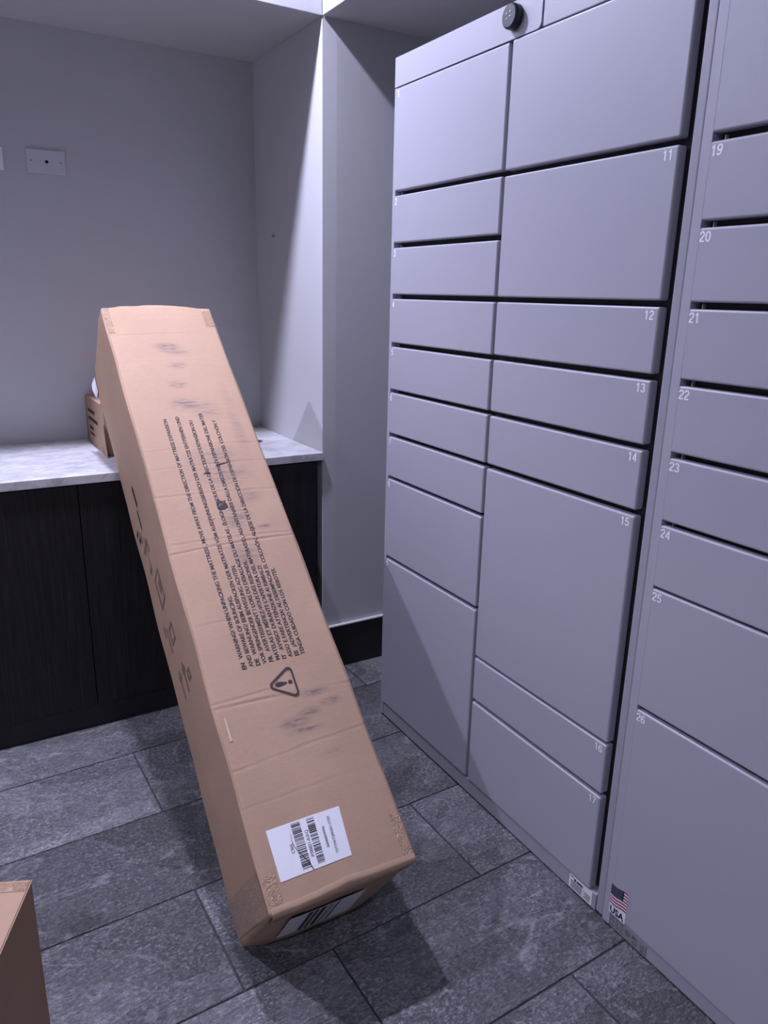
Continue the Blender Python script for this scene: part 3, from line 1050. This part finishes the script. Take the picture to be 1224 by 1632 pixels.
mb = MB(); foot_patch(mb, 0.040, 0.165, 0.070, 0.176, 0.0022)
bl = mb.build('foot_label', M_LABEL, carton)
bl['label'] = 'white label under the foot of the carton'
mb = MB()
for (xa, xb) in ((0.072, 0.079), (0.0825, 0.088), (0.0925, 0.1005), (0.106, 0.108), (0.112, 0.1135), (0.1195, 0.1225)):
    foot_patch(mb, xa, xb, 0.076, 0.172, 0.0028, 1, 6)
mb.build('label_print', M_INK, bl)

# tears in the printed face
def tear(points, mat, name='tear'):
    mb = MB(); mb.poly([on_front(a, b, 0.0010) for a, b in points]); return mb.build(name, mat, carton)
tear([(0.1085, 0.6760), (0.1080, 0.6900), (0.1135, 0.6995), (0.1165, 0.6930), (0.1235, 0.6925), (0.1275, 0.6790), (0.1190, 0.6735)], M_INK)
mb = MB()
for (x0, x1, y0, y1, hgt) in ((0.109, 0.121, 0.6795, 0.6835, 0.004), (0.1165, 0.125, 0.6840, 0.6880, 0.005), (0.1105, 0.1165, 0.6880, 0.6915, 0.003)):
    a, b, c, d = on_front(x0, y0, 0.0012), on_front(x1, y0 + 0.003, 0.0012), on_front(x1 - 0.001, y1 + 0.003, 0.0012 + hgt), on_front(x0 + 0.002, y1, 0.0012 + hgt * 0.6)
    mb.poly([a, b, c, d])
mb.build('torn_paper', M_CARDEDGE, carton)
tear([(0.1010, 0.7578), (0.1080, 0.7602), (0.1150, 0.7590), (0.1160, 0.7608), (0.1085, 0.7635), (0.1030, 0.7612)], M_INK)
tear([(0.1290, 0.7765), (0.1370, 0.7770), (0.1460, 0.7795), (0.1560, 0.7812), (0.1480, 0.7822), (0.1400, 0.7810), (0.1330, 0.7800)], M_INK)
for q in ([(0.0895, 0.655), (0.0960, 0.6575), (0.0955, 0.6595), (0.0890, 0.6570)], [(0.2300, 0.6700), (0.2385, 0.6720), (0.2385, 0.6745), (0.2300, 0.6720)], [(0.0120, 0.2500), (0.0160, 0.2500), (0.0150, 0.2900), (0.0125, 0.2860)]):
    tear([(min(a_, BW - 0.003), b_) for a_, b_ in q], M_CARDEDGE, 'torn_paper')

# worn handling symbols printed on the left face (y along, z from the back edge to the front edge)
mb = MB()
def lp(y, z): return on_left(y, z, 0.0006)
def lrect(y0, y1, z0, z1): mb.poly([lp(y0, z0), lp(y1, z0), lp(y1, z1), lp(y0, z1)])
def lframe(y0, y1, z0, z1, t=0.004):
    lrect(y0, y1, z0, z0 + t); lrect(y0, y1, z1 - t, z1); lrect(y0, y0 + t, z0, z1); lrect(y1 - t, y1, z0, z1)
lrect(0.795, 0.842, 0.096, 0.108)
lrect(0.745, 0.790, 0.088, 0.095)
lrect(0.762, 0.772, 0.030, 0.050); lrect(0.740, 0.752, 0.042, 0.062)
mb.build('worn_print', M_INK, carton)
mb = MB()
lrect(0.735, 0.760, 0.058, 0.064); lrect(0.725, 0.750, 0.070, 0.075)
# umbrella
lrect(0.655, 0.725, 0.088, 0.093); lrect(0.650, 0.662, 0.070, 0.092); lrect(0.700, 0.712, 0.060, 0.115); lrect(0.680, 0.700, 0.108, 0.113)
# parcel box
lframe(0.565, 0.630, 0.085, 0.135, 0.005); lrect(0.588, 0.612, 0.108, 0.124)
# cup
lrect(0.520, 0.545, 0.055, 0.061); lrect(0.480, 0.530, 0.075, 0.081); lframe(0.485, 0.520, 0.095, 0.130, 0.006)
# arrows
lrect(0.385, 0.440, 0.085, 0.090); lrect(0.420, 0.432, 0.078, 0.098); lrect(0.385, 0.440, 0.120, 0.125); lrect(0.420, 0.432, 0.113, 0.133); lframe(0.395, 0.415, 0.140, 0.160, 0.005)
ws = mb.build('worn_symbols', M_INKSOFT, carton)
ws['kind'] = 'stuff'

# white paper pouch curling off the upper back edge
mb = MB()
g = []
for j in range(8):
    t = j / 7
    y = BL + 0.004 - 0.046 * t
    row = []
    for i in range(6):
        s_ = i / 5
        row.append(Vector((-0.0030 - 0.0065 * s_ * math.sin(math.pi * (0.25 + 0.65 * t)), y, 0.018 - 0.022 * s_)))
    g.append(row)
for j in range(7):
    for i in range(5):
        mb.poly([g[j][i], g[j][i + 1], g[j + 1][i + 1], g[j + 1][i]])
bmesh.ops.remove_doubles(mb.bm, verts=list(mb.bm.verts), dist=1e-6)
pch = mb.build('paper_pouch', M_LABEL, carton, smooth=True)
pch['label'] = 'white paper pouch curling off the back edge'

# ------------------------------------------------------------------ small carton on the counter
sx0, sx1, sy0, sy1, sz0, sz1 = 0.3290, 0.545, 1.8350, 2.0850, ZC, 0.7330
sc = empty('small_carton', ((sx0 + sx1) / 2, (sy0 + sy1) / 2, ZC))
so = sc.location / S
tag(sc, 'small brown cardboard box on the counter behind the leaning carton', 'box')
MB().box((sx0, sy0 + 0.012, sz0 + 0.0003), (sx1, sy1, sz1), 0.0022, 3).build('body', M_CARD2, sc, so)
MB().box((sx0 - 0.0012, 1.86, sz1 - 0.004), (sx0 + 0.06, sy1 - 0.06, sz1 + 0.0016), 0.0010, 2).build('lid_flap', M_CARD2, sc, so)
# side flap with a cut beside it
mb = MB()
mb.prism([(sy0 - 0.012, sz0 + 0.0004), (sy0 + 0.018, sz0 + 0.0004), (sy0 + 0.034, sz0 + 0.055), (sy0 + 0.012, sz0 + 0.075)], lambda a, b, q: (q, a, b), sx0 - 0.0025, sx0 - 0.0003)
mb.build('side_flap', M_CARD2, sc, so)
mb = MB(); mb.poly([(sx0 - 0.0007, sy0 + 0.018, sz0 + 0.001), (sx0 - 0.0007, sy0 + 0.036, sz0 + 0.001), (sx0 - 0.0007, sy0 + 0.036, sz0 + 0.050)])
mb.build('cut', M_DARK, sc, so)
mb = MB()
Xp = sx0 - 0.0004
for (ya, yb, za, zb) in ((2.045, 1.960, 0.695, 0.7035), (2.045, 1.925, 0.6745, 0.6835), (2.035, 1.990, 0.6520, 0.6605), (2.035, 1.985, 0.6380, 0.6440), (2.072, 2.068, 0.622, 0.728)):
    y = ya
    rr = random.Random(int(za * 10000))
    if ya - yb < 0.01:
        mb.poly([(Xp, ya, za), (Xp, yb, za), (Xp, yb, zb), (Xp, ya, zb)]); continue
    while y > yb:
        w_ = rr.uniform(0.006, 0.013)
        mb.poly([(Xp, y, za), (Xp, y - w_, za), (Xp, y - w_, zb), (Xp, y, zb)])
        y -= w_ + 0.0018
mb.build('side_print', M_INK, sc, so)

# ------------------------------------------------------------------ carton at the lower left
fc = Vector((0.0237, 0.8604, 0.0))
fa = math.radians(23.5)
d1 = Vector((-math.sin(fa), -math.cos(fa), 0)); d2 = Vector((-math.cos(fa), math.sin(fa), 0))
fh = 0.300
near = empty('cardboard_carton', fc + d1 * 0.12 + d2 * 0.15)
no = near.location / S
tag(near, 'brown cardboard box cut off at the lower left corner', 'box')
b = bmesh.new()
bmesh.ops.create_cube(b, size=1.0)
Ln, Wn = 0.26, 0.30
for vv in b.verts:
    vv.co = fc + d1 * ((vv.co.x + 0.5) * Ln) + d2 * ((vv.co.y + 0.5) * Wn) + Vector((0, 0, (vv.co.z + 0.5) * fh))
bmesh.ops.bevel(b, geom=list(b.edges), offset=0.0016, segments=3, profile=0.5, affect='EDGES')
mb = MB(); mb.merge(b)
mb.build('body', M_CARD2, near, no)
mb = MB()
for (w0, w1) in ((0.0, 1.0),):
    g = []
    for j in range(5):
        row = []
        for i in range(21):
            p = fc + d1 * (0.0010 + 0.0155 * j / 4) + d2 * (0.0015 + (Wn - 0.003) * i / 20)
            p.z = fh + 0.0005 + 0.0010 * max(0, noise.noise(Vector((i * 1.3, j * 1.7, 0))))
            row.append(p)
        g.append(row)
    for j in range(4):
        for i in range(20):
            mb.poly([g[j][i], g[j][i + 1], g[j + 1][i + 1], g[j + 1][i]])
bmesh.ops.remove_doubles(mb.bm, verts=list(mb.bm.verts), dist=1e-6)
mb.build('tape', M_TAPE, near, no, smooth=True)
mb = MB()
mid = Wn * 0.5
pA = fc + d1 * 0.001 + d2 * (mid - 0.0007); pB = fc + d1 * (Ln - 0.001) + d2 * (mid - 0.0007)
mb.poly([(pA.x, pA.y, fh + 0.0002), (pB.x, pB.y, fh + 0.0002), tuple(pB + d2 * 0.0014 + Vector((0, 0, fh + 0.0002))), tuple(pA + d2 * 0.0014 + Vector((0, 0, fh + 0.0002)))])
mb.build('flap_seam', M_DARK, near, no)
